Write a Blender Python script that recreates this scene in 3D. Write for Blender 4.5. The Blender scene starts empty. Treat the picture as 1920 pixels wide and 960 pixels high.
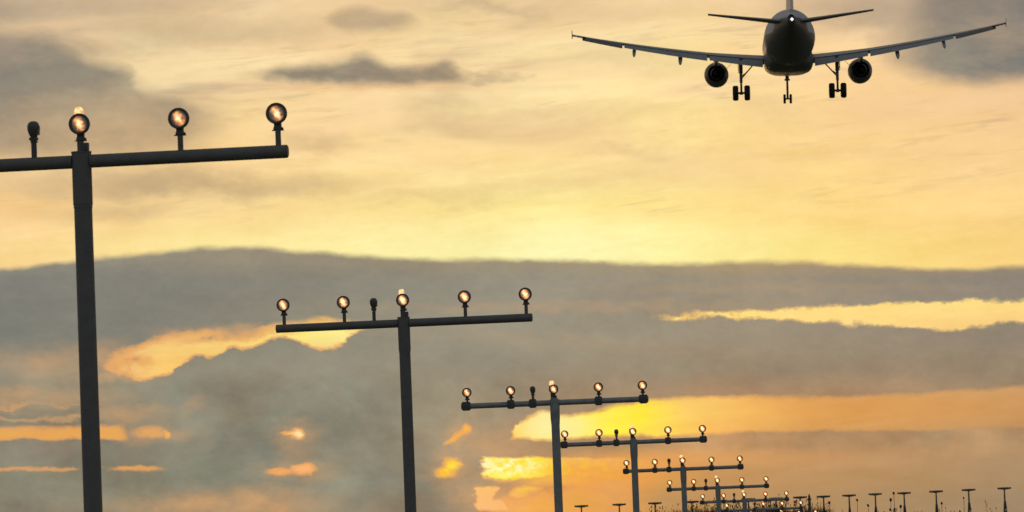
import bpy, bmesh, math, random
from mathutils import Vector, Matrix
random.seed(7)
S = bpy.context.scene
C = S.collection
R = math.radians
PI = math.pi

# ------------------------------------------------------------------ camera
EYE = Vector((0.0, 0.0, 1.7))
FPX = 8970.0                      # focal length in pixels of the 1920 px wide photograph
PITCH, ROLL = R(3.34), R(2.2)
cam_d = bpy.data.cameras.new('camera')
cam = bpy.data.objects.new('camera', cam_d); C.objects.link(cam)
cam_d.sensor_width = 36.0
cam_d.lens = FPX / 1920 * 36.0
cam_d.clip_start = 0.5; cam_d.clip_end = 30000
cam_d.dof.use_dof = True
cam_d.dof.focus_distance = 95.0
cam_d.dof.aperture_fstop = 168.2 / 18.0        # about 18 mm entrance pupil
Rm = Matrix.Rotation(R(90) + PITCH, 3, 'X') @ Matrix.Rotation(-ROLL, 3, 'Z')
cam.matrix_world = Matrix.Translation(EYE) @ Rm.to_4x4()
S.camera = cam
CR = Rm @ Vector((1, 0, 0)); CU = Rm @ Vector((0, 1, 0)); CF = Rm @ Vector((0, 0, -1))

def at(px, py, depth):
    """a surveyed point: sight line through the photo pixel, at this depth"""
    return EYE + CF * depth + CR * ((px - 960) * depth / FPX) + CU * ((480 - py) * depth / FPX)

# ------------------------------------------------------------------ colour management
vs = S.view_settings
S.display_settings.display_device = 'sRGB'
vs.view_transform = 'Standard'; vs.look = 'None'; vs.exposure = 0; vs.gamma = 1; vs.use_curve_mapping = False
S.render.engine = 'CYCLES'
S.cycles.max_bounces = 6

def lin(c):
    return tuple(((v/255)/12.92 if v <= 10.3 else ((v/255+.055)/1.055)**2.4) for v in c) + (1.0,)

# ------------------------------------------------------------------ sky (world)
SUN_AZ, SUN_EL = R(0.1), R(1.6)
W = bpy.data.worlds.new('World'); S.world = W; W.use_nodes = True
W.cycles.sampling_method = 'MANUAL'; W.cycles.sample_map_resolution = 512
nt = W.node_tree; nt.nodes.clear()

class E:                                       # tiny expression builder for shader math
    def __init__(s, sock): s.s = sock
    def _b(s, o, op, rev=False):
        a, b = (o, s) if rev else (s, o)
        return M(op, a, b)
    def __add__(s, o): return s._b(o, 'ADD')
    def __radd__(s, o): return s._b(o, 'ADD', True)
    def __sub__(s, o): return s._b(o, 'SUBTRACT')
    def __rsub__(s, o): return s._b(o, 'SUBTRACT', True)
    def __mul__(s, o): return s._b(o, 'MULTIPLY')
    def __rmul__(s, o): return s._b(o, 'MULTIPLY', True)
    def __truediv__(s, o): return s._b(o, 'DIVIDE')
def put(sock, v):
    if isinstance(v, E): nt.links.new(v.s, sock)
    else: sock.default_value = v
def M(op, a, b=None, c=None, clamp=False):
    n = nt.nodes.new('ShaderNodeMath'); n.operation = op; n.use_clamp = clamp
    put(n.inputs[0], a)
    if b is not None: put(n.inputs[1], b)
    if c is not None: put(n.inputs[2], c)
    return E(n.outputs[0])
def sstep(x, lo, hi):
    n = nt.nodes.new('ShaderNodeMapRange'); n.interpolation_type = 'SMOOTHSTEP'
    put(n.inputs[0], x); n.inputs[1].default_value = lo; n.inputs[2].default_value = hi
    return E(n.outputs[0])
def mx(a, b): return M('MAXIMUM', a, b)
def mn(a, b): return M('MINIMUM', a, b)
def mixc(f, a, b, mode='MIX'):
    n = nt.nodes.new('ShaderNodeMix'); n.data_type = 'RGBA'; n.blend_type = mode; n.clamp_factor = True
    put(n.inputs[0], f)
    for sk, v in ((n.inputs[6], a), (n.inputs[7], b)):
        put(sk, v)
    return E(n.outputs[2])
def dot(v, vec):
    n = nt.nodes.new('ShaderNodeVectorMath'); n.operation = 'DOT_PRODUCT'
    put(n.inputs[0], v); n.inputs[1].default_value = vec
    return E(n.outputs['Value'])
def comb(x, y, z=0.0):
    n = nt.nodes.new('ShaderNodeCombineXYZ'); put(n.inputs[0], x); put(n.inputs[1], y); put(n.inputs[2], z)
    return E(n.outputs[0])
def noise(v, scale=1.0, detail=6.0, rough=0.55, dist=0.0):
    n = nt.nodes.new('ShaderNodeTexNoise'); n.noise_dimensions = '3D'
    put(n.inputs['Vector'], v); n.inputs['Scale'].default_value = scale
    n.inputs['Detail'].default_value = detail; n.inputs['Roughness'].default_value = rough
    n.inputs['Distortion'].default_value = dist
    sp = nt.nodes.new('ShaderNodeSeparateColor'); nt.links.new(n.outputs['Color'], sp.inputs[0])
    return E(sp.outputs[0]), E(sp.outputs[1]), E(sp.outputs[2])
def ramp(f, stops):
    n = nt.nodes.new('ShaderNodeValToRGB'); put(n.inputs[0], f)
    cr = n.color_ramp; cr.interpolation = 'LINEAR'
    els = cr.elements
    while len(els) < len(stops): els.new(0.5)
    for e, (x, c) in zip(els, stops):
        e.position = min(max(x, 0), 1)
    for e, (x, c) in zip(els, stops): e.color = lin(c)
    return E(n.outputs[0])
def curve(f, pts):
    n = nt.nodes.new('ShaderNodeFloatCurve'); put(n.inputs['Value'], f)
    cv = n.mapping.curves[0]
    while len(cv.points) < len(pts): cv.points.new(0.5, 0.5)
    for p, (x, y) in zip(cv.points, pts):
        p.location = (x / 1920, y / 960); p.handle_type = 'AUTO'
    n.mapping.update()
    return E(n.outputs[0]) * 960.0

tc = nt.nodes.new('ShaderNodeTexCoord'); D = E(tc.outputs['Generated'])
dF, dR, dU = dot(D, CF), dot(D, CR), dot(D, CU)
# sky chart: bearing / elevation angles around the sunset, tilted with the cloud layers
X0 = M('ARCTAN2', dR, dF) * FPX + 960.0
Y0 = 480.0 - M('ARCSINE', dU) * FPX

# turbulence
n1 = noise(comb(X0 * (1/260), Y0 * (1/110)), 1.0, 5, 0.6)
n2 = noise(comb(X0 * (1/60), Y0 * (1/34), 3.7), 1.0, 4, 0.6)
n3 = noise(comb(X0 * (1/420), Y0 * (1/95) + X0 * 0.0008, 9.1), 1.0, 4, 0.55, 0.6)
# crisp warp for the cumulus edges
n4 = noise(comb(X0 * (1/17), Y0 * (1/12), 5.1), 1.0, 3, 0.65)
Xc = X0 + (n2[0] - 0.5) * 64.0 + (n1[0] - 0.5) * 30.0 + (n4[0] - 0.5) * 18.0
Yc = Y0 + (n2[1] - 0.5) * 44.0 + (n1[1] - 0.5) * 18.0 + (n4[1] - 0.5) * 12.0
# small warp
Xs = X0 + (n2[0] - 0.5) * 40.0
Ys = Y0 + (n2[1] - 0.5) * 22.0 + (n4[1] - 0.5) * 8.0
# broad warp for the soft upper clouds
Xb = X0 + (n1[0] - 0.5) * 260.0 + (n2[2] - 0.5) * 60.0
Yb = Y0 + (n1[1] - 0.5) * 90.0 + (n2[1] - 0.5) * 34.0
F0 = M('MULTIPLY', X0 + (n1[2] - 0.5) * 60.0, 1/1920, clamp=True)
FC = M('MULTIPLY', Xs, 1/1920, clamp=True)

def grid(rows, Y):
    """rows: (y, [(x, rgb)...]); smooth interpolation between rows"""
    out = None; prev = None
    for y, st in rows:
        c = ramp(F0, [(x/1920, c) for x, c in st])
        out = c if out is None else mixc(sstep(Y, prev, y), out, c)
        prev = y
    return out
Yg = Y0 + (n1[1] - 0.5) * 40.0
base = grid([
 (-700, [(0,(110,112,118)),(960,(150,142,132)),(1920,(120,118,118))]),
 (0,   [(0,(215,188,150)),(330,(232,202,158)),(640,(244,214,165)),(960,(240,212,162)),(1300,(248,216,160)),(1560,(236,200,156)),(1920,(190,168,145))]),
 (130, [(0,(226,196,150)),(300,(244,216,162)),(640,(253,222,164)),(960,(255,227,164)),(1300,(255,226,160)),(1600,(253,212,150)),(1920,(240,200,150))]),
 (290, [(0,(244,207,150)),(480,(254,219,156)),(960,(255,225,153)),(1250,(253,222,150)),(1500,(254,219,144)),(1920,(250,210,148))]),
 (390, [(0,(249,206,142)),(400,(252,218,150)),(760,(254,226,150)),(1000,(255,236,155)),(1300,(255,226,142)),(1600,(252,214,134)),(1920,(252,212,138))]),
 (470, [(0,(253,218,150)),(400,(255,234,158)),(800,(255,243,170)),(1060,(255,249,182)),(1260,(255,244,165)),(1550,(254,228,138)),(1920,(253,214,134))]),
 (560, [(0,(253,210,140)),(400,(252,212,140)),(800,(255,235,150)),(1400,(254,222,130)),(1920,(253,215,128))]),
 (620, [(0,(215,185,140)),(230,(238,196,125)),(420,(252,214,125)),(560,(255,236,130)),(680,(255,240,150)),(1260,(255,225,120)),(1500,(253,214,128)),(1920,(250,208,135))]),
 (690, [(0,(200,165,120)),(230,(240,190,120)),(300,(252,205,115)),(700,(220,180,120)),(1400,(225,165,100)),(1920,(205,160,105))]),
 (770, [(0,(190,155,115)),(500,(235,180,100)),(860,(250,200,90)),(950,(255,215,80)),(1030,(248,232,120)),(1120,(255,236,90)),(1200,(255,232,62)),(1290,(253,205,105)),(1400,(244,184,96)),(1530,(224,160,86)),(1920,(206,150,92))]),
 (815, [(0,(232,172,80)),(240,(235,175,75)),(555,(255,205,120)),(860,(250,175,80)),(950,(255,200,70)),(1030,(250,238,130)),(1150,(255,236,65)),(1250,(255,214,90)),(1340,(248,186,95)),(1500,(216,158,88)),(1920,(188,144,96))]),
 (862, [(0,(205,160,110)),(555,(252,180,100)),(842,(255,215,60)),(900,(255,232,70)),(950,(255,252,120)),(1010,(255,235,60)),(1060,(248,185,95)),(1200,(236,165,85)),(1400,(205,153,98)),(1920,(175,142,106))]),
 (890, [(0,(215,160,105)),(300,(220,160,95)),(555,(250,170,95)),(842,(255,212,55)),(895,(255,235,60)),(950,(255,245,80)),(1000,(253,220,60)),(1060,(245,170,75)),(1180,(232,158,72)),(1350,(198,148,92)),(1920,(172,142,106))]),
 (940, [(0,(130,130,112)),(250,(150,138,110)),(480,(205,150,100)),(700,(165,140,108)),(900,(253,200,120)),(945,(252,185,105)),(1010,(240,170,80)),(1120,(225,160,75)),(1250,(192,146,92)),(1600,(178,144,104)),(1920,(162,138,108))]),
], Yg)
cloud = grid([
 (-700, [(0,(90,94,100)),(960,(100,100,102)),(1920,(92,94,100))]),
 (0,   [(0,(146,140,128)),(300,(165,150,128)),(700,(176,156,128)),(1200,(190,165,132)),(1600,(160,146,126)),(1920,(118,116,112))]),
 (130, [(0,(132,128,118)),(250,(148,140,122)),(650,(140,132,116)),(860,(150,136,116)),(1600,(168,150,126)),(1780,(138,134,122)),(1920,(116,118,116))]),
 (300, [(0,(172,152,124)),(350,(188,162,124)),(960,(215,182,132)),(1920,(200,165,125))]),
 (480, [(0,(142,138,124)),(500,(146,138,120)),(960,(158,146,118)),(1400,(172,150,112)),(1920,(158,140,112))]),
 (530, [(0,(125,126,119)),(500,(132,131,120)),(960,(146,142,127)),(1400,(154,144,124)),(1920,(136,129,118))]),
 (610, [(0,(122,124,116)),(300,(130,130,119)),(600,(140,136,120)),(960,(150,146,128)),(1400,(154,143,123)),(1920,(144,134,117))]),
 (690, [(0,(146,140,122)),(250,(140,137,120)),(500,(142,140,124)),(900,(144,140,123)),(1400,(150,136,114)),(1920,(146,131,110))]),
 (735, [(0,(140,136,118)),(300,(134,134,120)),(600,(136,138,124)),(900,(142,138,121)),(1100,(146,132,110)),(1400,(160,136,108)),(1920,(156,134,108))]),
 (835, [(0,(128,127,116)),(300,(132,132,118)),(600,(134,137,124)),(850,(144,140,122)),(960,(158,138,110)),(1100,(170,140,105)),(1300,(180,146,105)),(1920,(166,140,107))]),
 (900, [(0,(126,128,114)),(300,(128,131,116)),(600,(132,136,122)),(800,(140,138,122)),(900,(150,138,115)),(1000,(190,145,95)),(1100,(205,150,90)),(1300,(185,146,100)),(1920,(168,141,108))]),
 (950, [(0,(126,126,112)),(400,(150,136,112)),(600,(140,136,118)),(850,(138,132,114)),(1000,(205,150,92)),(1300,(180,144,100)),(1920,(160,138,108))]),
], Yg)

def ell(cx, cy, rx, ry, soft=0.5, ang=0.0, X=None, Y=None, k=1.0):
    X = Xb if X is None else X; Y = Yb if Y is None else Y
    ca, sa = math.cos(R(ang)), math.sin(R(ang))
    # rotated ellipse distance
    a = X * (ca/rx) + Y * (-sa/rx) + (-(cx*ca - cy*sa)/rx)
    b = X * (sa/ry) + Y * (ca/ry) + (-(cx*sa + cy*ca)/ry)
    r = M('SQRT', a*a + b*b)
    m = sstep(r, 1 + soft, 1 - soft)
    return m if k == 1.0 else m * k

Yf = Y0 + (n2[1] - 0.5) * 30.0 + (n4[1] - 0.5) * 11.0
Xm = X0 + (n2[0] - 0.5) * 30.0 + (n4[0] - 0.5) * 14.0
Ym = Y0 + (n2[1] - 0.5) * 14.0 + (n4[1] - 0.5) * 8.0
Yu = Y0 + (n1[1] - 0.5) * 30.0 + (n2[1] - 0.5) * 20.0
Xu = X0 + (n1[0] - 0.5) * 70.0 + (n2[0] - 0.5) * 30.0
FU = M('MULTIPLY', Xu, 1/1920, clamp=True)
def band(up_pts, lo_pts, s_up, s_lo, x0, x1, sx, k=1.0):
    a = curve(FU, up_pts); b = curve(FU, lo_pts)
    return sstep(Yu - a, -s_up, s_up) * sstep(b - Yu, -s_lo, s_lo) * sstep(Xu, x0 - sx, x0 + sx) * sstep(Xu, x1 + sx, x1 - sx) * k
# --- soft upper clouds (partial cover)
up = band([(0,62),(80,64),(130,82),(180,112),(235,132),(262,165),(330,178),(400,200),(1920,205)],
          [(0,300),(200,300),(330,290),(420,268),(1920,255)], 28, 34, -500, 400, 70, 1.0)
up = mx(up, band([(0,0),(1920,0)], [(0,50),(60,44),(120,34),(200,30),(300,26),(400,14),(1920,5)], 60, 24, -500, 390, 70, .85))
up = mx(up, band([(0,143),(470,143),(520,131),(580,124),(640,113),(680,103),(705,108),(735,120),(790,122),(835,112),(858,120),(875,134),(1920,134)],
          [(0,146),(470,146),(540,152),(620,153),(700,158),(780,157),(875,154),(1920,150)], 17, 12, 455, 890, 45, 1.0))
up = mx(up, band([(0,44),(585,44),(620,26),(680,16),(720,24),(770,24),(795,40),(1920,40)],
          [(0,50),(585,50),(640,64),(720,62),(795,50),(1920,50)], 15, 16, 600, 775, 36, .8))
up = mx(up, ell(918, 137, 42, 9, .8, 0, None, None, .55))
up = mx(up, ell(900, 18, 100, 9, .8, 0, None, None, .6))
up = mx(up, sstep(curve(FU, [(0,0),(1500,0),(1570,22),(1610,50),(1645,110),(1700,136),(1760,150),(1830,160),(1920,148)]) - Yu, -24, 22) * sstep(Xu, 1545, 1790))
soft = None
for a in [
    (250, 372, 60, 12, .8, 0, None, None, .4), (350, 348, 270, 24, .9, 0, None, None, .75), (580, 268, 70, 16, .9, 0, None, None, .55),
    (220, 395, 130, 16, .9, 0, None, None, .35), (400, 60, 240, 26, .9, 0, None, None, .35),
    (950, 20, 90, 14, .9, 0, None, None, .5), (1180, 285, 120, 12, .9, 0, None, None, .4),
    (1000, 215, 90, 16, .9, 0, None, None, .3), (1060, 340, 200, 12, .9, 4, None, None, .3),
    (860, 365, 220, 12, .9, 4, None, None, .3), (1000, 15, 300, 20, .9, 0, None, None, .25), (1640, 20, 160, 40, .8, 0, None, None, .6),
    (100, 290, 160, 16, .9, 0, None, None, .5), (1560, 290, 200, 10, .9, 0, None, None, .15) ]:
    m = ell(*a); soft = m if soft is None else mx(soft, m)
n6 = noise(comb(X0 * (1/150) + Y0 * 0.004, Y0 * (1/17) + X0 * 0.007, 6.3), 1.0, 5, 0.6, 0.8)
wisp = sstep(n6[0], 0.48, 0.70) * sstep(n1[0], 0.38, 0.58) * sstep(Y0, 450.0, 380.0) * 0.32
streak = sstep(n3[0], 0.44, 0.72) * sstep(Y0, 440.0, 250.0) * 0.62
up = mx(M('MULTIPLY', up, 0.92 + (n1[2] - 0.5) * 1.3, clamp=True), mx(soft, streak * sstep(X0, 1900.0, 500.0)))
up = mx(up, wisp) * sstep(Y0, 455.0, 400.0)

# --- the great cloud bank: upper edge
top = curve(FC, [(0,502),(120,491),(260,476),(400,464),(480,463),(560,470),(680,480),(800,484),(960,485),(1100,489),(1210,495),
                 (1330,489),(1440,487),(1560,493),(1660,497),(1790,503),(1920,500)])
Ye = Y0 + (n2[1] - 0.5) * 13.0 + (n1[1] - 0.5) * 18.0
bank = sstep(Ye - top, -6.0, 10.0)
# openings in the bank: (upper edge, lower edge) along the bearing
def slot(up_pts, lo_pts, s_up, s_lo, Yw, x0=None, x1=None, sx=20):
    a = curve(FC, up_pts); b = curve(FC, lo_pts)
    m = sstep(Yw - a, -s_up, s_up) * sstep(b - Yw, -s_lo, s_lo)
    if x0 is not None: m = m * sstep(Xc, x0 - sx, x0 + sx)
    if x1 is not None: m = m * sstep(Xc, x1 + sx, x1 - sx)
    return m
gR = slot([(0,590),(1200,594),(1300,588),(1400,583),(1520,576),(1650,570),(1800,565),(1920,560)],
          [(0,590),(1200,592),(1250,594),(1290,599),(1340,591),(1380,600),(1440,596),(1500,606),(1560,604),(1620,610),(1690,610),(1760,617),(1820,612),(1870,604),(1920,602)],
          6, 6, Yf, 1255, None, 40)
gR = M('MULTIPLY', gR, mx(sstep(X0, 1320.0, 1520.0), 1.15 + (n4[2] - 0.5) * 3.0 + (n2[2] - 0.5) * 3.0), clamp=True)
gL = slot([(0,670),(190,690),(215,668),(255,656),(280,643),(310,636),(350,630),(400,628),(440,634),(520,614),(600,606),(668,612),(720,612),(1920,612)],
          [(0,680),(190,690),(235,704),(318,702),(332,692),(347,675),(365,667),(382,665),(396,671),(410,666),(420,655),(434,651),(452,654),(470,652),(490,640),(520,632),(545,635),(566,645),(590,652),(620,651),(645,644),(660,630),(674,620),(720,606),(1920,606)],
          15, 5, Yf, 216, 672, 22)
gL = gL * (1.0 - M('MULTIPLY', mx(ell(455, 630, 90, 7, .9, 6, Xm, Yf), ell(245, 686, 34, 12, .9, 0, Xm, Yf)), 0.45 + (n2[2] - 0.5) * 4.0 + (n4[1] - 0.5) * 2.0, clamp=True))
g1 = slot([(0,830),(930,830),(952,822),(962,808),(970,790),(985,783),(1005,778),(1022,773),(1036,777),(1056,781),(1090,776),(1120,770),(1145,763),(1180,758),(1215,750),(1300,746),(1380,744),(1500,746),(1620,742),(1750,735),(1920,722)],
          [(0,826),(930,826),(955,821),(982,820),(1003,825),(1030,825),(1060,820),(1100,818),(1180,815),(1240,818),(1400,809),(1600,806),(1920,800)],
          6, 5, Ym, 957, None, 6)
g1b = sstep(Y0 - curve(FC, [(0,850),(1300,858),(1920,845)]), -26, 26) * sstep(X0, 1010, 1250) * (1.0 - ell(1125, 928, 36, 40, .8) * 0.5)
g3 = mx(slot([(0,913),(1920,913)], [(0,957),(1920,957)], 3.5, 4, Ym, 892, 932, 4), slot([(0,939),(1920,939)], [(0,956),(1920,956)], 3.5, 4, Ym, 900, 950, 5))
g2 = slot([(0,858),(900,858),(1040,858),(1200,860),(1400,866),(1920,850)],
          [(0,896),(900,897),(960,900),(1040,894),(1200,900),(1920,905)], 3.5, 4, Ys, 903, None, 5)
op = mx(mx(gR, gL), mx(g1, mx(mx(g1b, g3), g2)))
for a in [
    (846, 872, 16, 11, .6), (836, 886, 16, 9, .6), (857, 817, 19, 4, .95, 38), (874, 805, 6, 7, .8),
    (558, 813, 10, 8, .85), (546, 811, 12, 3, .95), (568, 880, 20, 9, .55, 5), (524, 883, 18, 5, .95),
    (976, 924, 18, 10, .45), (990, 918, 22, 6, .6), (1008, 950, 60, 14, .8), (1080, 905, 70, 14, .8), (1085, 945, 50, 22, .8), ]:
    op = mx(op, ell(*(a + (0,))[:6], X=Xm if a[2] < 30 else Xc, Y=Ym if a[2] < 30 else Yc))
strip = slot([(0,803),(120,801),(240,799),(1920,800)], [(0,822),(60,819),(90,823),(120,818),(180,821),(240,823),(1920,823)], 8, 5, Ym, -400, 232, 14)
op = mx(op, M('MULTIPLY', strip, 0.78 + (n2[0] - 0.5) * 1.2, clamp=True))
op = mx(op, ell(315, 813, 6, 6, .6, 0, Xm, Ym) * 0.9)
op = mx(op, ell(286, 809, 24, 9, .7, 0, Xm, Ym) * 0.4)
op = mx(op, slot([(0,875),(1920,875)], [(0,881),(1920,881)], 4, 4, Ym, 214, 300, 16) * 0.6)
op = mx(op, slot([(0,875),(1920,875)], [(0,880),(1920,880)], 3, 3, Ym, -400, 150, 8) * 0.35)
# faint warm veils
veil = None
for a in [(555, 812, 38, 20, .95, 0, .4), (555, 882, 62, 20, .95, 0, .4), (844, 878, 38, 26, .95, 0, .5), (864, 815, 30, 18, .95, 0, .5), (290, 812, 60, 16, .95, 0, .4), (930, 925, 70, 40, .9, 0, .5), (90, 680, 70, 22, .9, 0, .35), (190, 668, 70, 26, .9, 0, .35), (60, 742, 130, 16, .9, 0, .4), (200, 706, 60, 8, .9, 0, .45),
          (100, 782, 110, 4, .9, 0, .45), (20, 757, 150, 3, .9, 0, .5), (250, 776, 60, 16, .9, 0, .35), (380, 946, 130, 14, .9, 0, .4), (490, 945, 90, 26, .9, 0, .55),
          (560, 850, 36, 44, .9, 0, .22), (355, 762, 20, 14, .9, 20, .3), (862, 830, 14, 26, .9, 0, .4), (842, 915, 20, 20, .9, 0, .25), (935, 836, 70, 24, .9, 0, .35), (440, 622, 100, 12, .9, 0, .5),
          (1100, 575, 320, 10, .9, 0, .16), (1050, 640, 260, 14, .9, -3, .10), (1450, 540, 300, 8, .9, 0, .10)]:
    m = ell(*a[:6], X=Xc, Y=Yc) * a[6]; veil = m if veil is None else mx(veil, m)
low = bank * (1.0 - op)
mask = mx(up, low)

# cloud body relief
n5 = noise(comb(X0 * (1/190), Y0 * (1/150), 2.2), 1.0, 5, 0.62, 0.4)
lowp = sstep(Y0, 640.0, 760.0)
rel = (n1[2] - 0.5) * 0.42 + (n2[2] - 0.5) * 0.26 + (n4[2] - 0.5) * 0.14 + (n5[0] - 0.5) * 1.05 * lowp
colm = (ell(640, 830, 230, 150, .8, 0, Xb, Y0) * -0.05 + sstep(X0, 520.0, 100.0) * 0.03) * lowp
rel = rel + colm
warmth = lowp * (0.05 + (n5[1] - 0.5) * 0.45)
cloud = mixc(1.0, cloud, comb(1.07 + rel + warmth + lowp * 0.03 + (n4[0] - 0.5) * 0.12, 1.02 + rel, 0.99 + rel * 0.9 - warmth * 0.6 - lowp * 0.04), 'MULTIPLY')
br = (n3[1] - 0.5) * 0.42 + (n2[2] - 0.5) * 0.16 + (n4[2] - 0.5) * 0.10 + (n6[1] - 0.5) * 0.16
base = mixc(1.0, base, comb(1.0 + br * 0.5, 1.0 + br * 0.8, 1.0 + br * 1.5), 'MULTIPLY')
pink = sstep(n3[2], 0.42, 0.66) * sstep(Y0, 430.0, 180.0) * 0.5
base = mixc(pink, base, lin((246,205,158)))
under = ell(690, 162, 190, 7, .9, 0, Xu, Yu) * 0.5
base = mixc(under, base, lin((240,188,135)))
front = mixc(mask, base, cloud)
front = mixc(veil * bank * (1.0 - op) * (1.0 + (n2[0] - 0.5) * 2.4), front, lin((222,168,112)))
# the burning rim of the low openings
rim = op * (1.0 - op) * bank * 4.0
front = mixc(rim * 0.5 * sstep(X0, 1900.0, 700.0), front, (1.0, 0.42, 0.10, 1.0))
# brightest core, near the hidden sun
hot = M('ADD', (n4[0] - 0.5) * 3.4, (n2[2] - 0.5) * 2.0)
core = ell(940, 873, 62, 15, .9, 0, Xm, Ym) * g2
front = mixc(M('MULTIPLY', core, 0.42 + hot * 0.8, clamp=True), front, (1.0, 1.0, 0.72, 1.0))
warm = M('MULTIPLY', g2 * sstep(X0, 1300.0, 1000.0), 0.15 - hot, clamp=True)
front = mixc(warm * 0.7, front, lin((255,205,40)))
front = mixc(g3 * 0.75, front, lin((252,186,118)))
front = mixc(M('MULTIPLY', ell(842, 878, 26, 20, .5, 0, Xm, Ym) * op, 0.3 - hot * 0.8, clamp=True), front, lin((250,170,70)))
front = mixc(ell(848, 874, 12, 8, .9, 0, Xm, Ym) * op * 0.8, front, lin((255,226,70)))
front = mixc(ell(559, 813, 8, 6, .9, 0, Xm, Ym) * op, front, lin((255,226,170)))
front = mixc(ell(566, 880, 20, 7, .9, 0, Xm, Ym) * op * 0.7, front, lin((252,180,125)))
core2 = ell(1035, 795, 60, 26, .9, 0, Xc, Yc) * g1
front = mixc(core2 * 0.45, front, (1.0, 0.86, 0.50, 1.0))
# rest of the sky, away from the sunset: clear dusk sky (Nishita) with a grey cloud cover
sky = nt.nodes.new('ShaderNodeTexSky'); sky.sky_type = 'NISHITA'; sky.sun_disc = False
sky.sun_elevation = SUN_EL; sky.sun_rotation = SUN_AZ
sky.dust_density = 3.0
nb = noise(D, 3.0, 3, 0.6)
back = mixc(1.0, E(sky.outputs[0]), (0.07, 0.07, 0.07, 1.0), 'MULTIPLY')
back = mixc(0.75 + (nb[0] - 0.5) * 1.0, back, (0.225, 0.235, 0.245, 1.0))
wfront = sstep(dF, 0.30, 0.93)
final = mixc(wfront, back, front)
bg = nt.nodes.new('ShaderNodeBackground'); bg.inputs[1].default_value = 1.0
put(bg.inputs[0], final)
wo = nt.nodes.new('ShaderNodeOutputWorld'); nt.links.new(bg.outputs[0], wo.inputs[0])

# ------------------------------------------------------------------ sun (veiled, behind the low clouds)
sl = bpy.data.lights.new('sun', 'SUN'); sl.energy = 0.3; sl.angle = R(8); sl.color = (1.0, 0.62, 0.30)
so = bpy.data.objects.new('sun', sl); C.objects.link(so)
sd = Vector((math.sin(SUN_AZ)*math.cos(SUN_EL), math.cos(SUN_AZ)*math.cos(SUN_EL), math.sin(SUN_EL)))
so.rotation_euler = sd.to_track_quat('Z', 'Y').to_euler()

# ------------------------------------------------------------------ materials
def mat(name, col, rough=0.5, metal=0.0, var=0.15, scale=6.0, bump=0.0, spec=0.5):
    m = bpy.data.materials.new(name); m.use_nodes = True
    t = m.node_tree; b = t.nodes['Principled BSDF']
    b.inputs['Roughness'].default_value = rough; b.inputs['Metallic'].default_value = metal
    b.inputs['Specular IOR Level'].default_value = spec
    co = t.nodes.new('ShaderNodeTexCoord'); n = t.nodes.new('ShaderNodeTexNoise')
    n.inputs['Scale'].default_value = scale; n.inputs['Detail'].default_value = 8; n.inputs['Roughness'].default_value = .65
    t.links.new(co.outputs['Object'], n.inputs['Vector'])
    r = t.nodes.new('ShaderNodeValToRGB'); r.color_ramp.elements[0].position = .3; r.color_ramp.elements[1].position = .7
    r.color_ramp.elements[0].color = tuple(c*(1-var) for c in col) + (1,)
    r.color_ramp.elements[1].color = tuple(min(1, c*(1+var)) for c in col) + (1,)
    t.links.new(n.outputs['Fac'], r.inputs[0]); t.links.new(r.outputs[0], b.inputs['Base Color'])
    if bump:
        bp = t.nodes.new('ShaderNodeBump'); bp.inputs['Strength'].default_value = bump; bp.inputs['Distance'].default_value = .02
        t.links.new(n.outputs['Fac'], bp.inputs['Height']); t.links.new(bp.outputs[0], b.inputs['Normal'])
    return m
MAT = {
 'paint': mat('dark_painted_steel', (.17, .172, .167), .6, 0, .14, 9, .12),
 'galv': mat('galvanised_steel', (.36, .38, .38), .55, .2, .22, 7, .2),
 'black': mat('black_lamp_casing', (.11, .115, .108), .5, 0, .25, 20),
 'white_skin': mat('grey_aircraft_paint', (.45, .47, .50), .32, 0, .08, 1.2),
 'wing': mat('wing_grey', (.34, .36, .38), .4, 0, .12, 1.5),
 'dark_wing': mat('dark_aileron_grey', (.15, .155, .155), .5, 0, .15, 2),
 'metal': mat('bare_engine_metal', (.10, .095, .09), .4, .6, .2, 4),
 'inside': mat('engine_inside', (.02, .02, .02), .8, 0, .2, 4),
 'gear': mat('gear_steel', (.16, .16, .16), .45, .3, .2, 8),
 'rubber': mat('tyre_rubber', (.025, .025, .025), .8, 0, .2, 10),
 'far_paint': mat('far_mast_steel', (.13, .135, .13), .7, 0, .2, 3),
 'grass': mat('dry_grass', (.06, .06, .03), .9, 0, .5, 1.2),
 'weed': mat('dry_weed', (.07, .06, .035), .9, 0, .4, 6),
 'soil': mat('grassland', (.10, .105, .05), .95, 0, .5, .08, .4),
 'concrete': mat('concrete_foot', (.35, .34, .31), .9, 0, .2, 5, .3),
}
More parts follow.
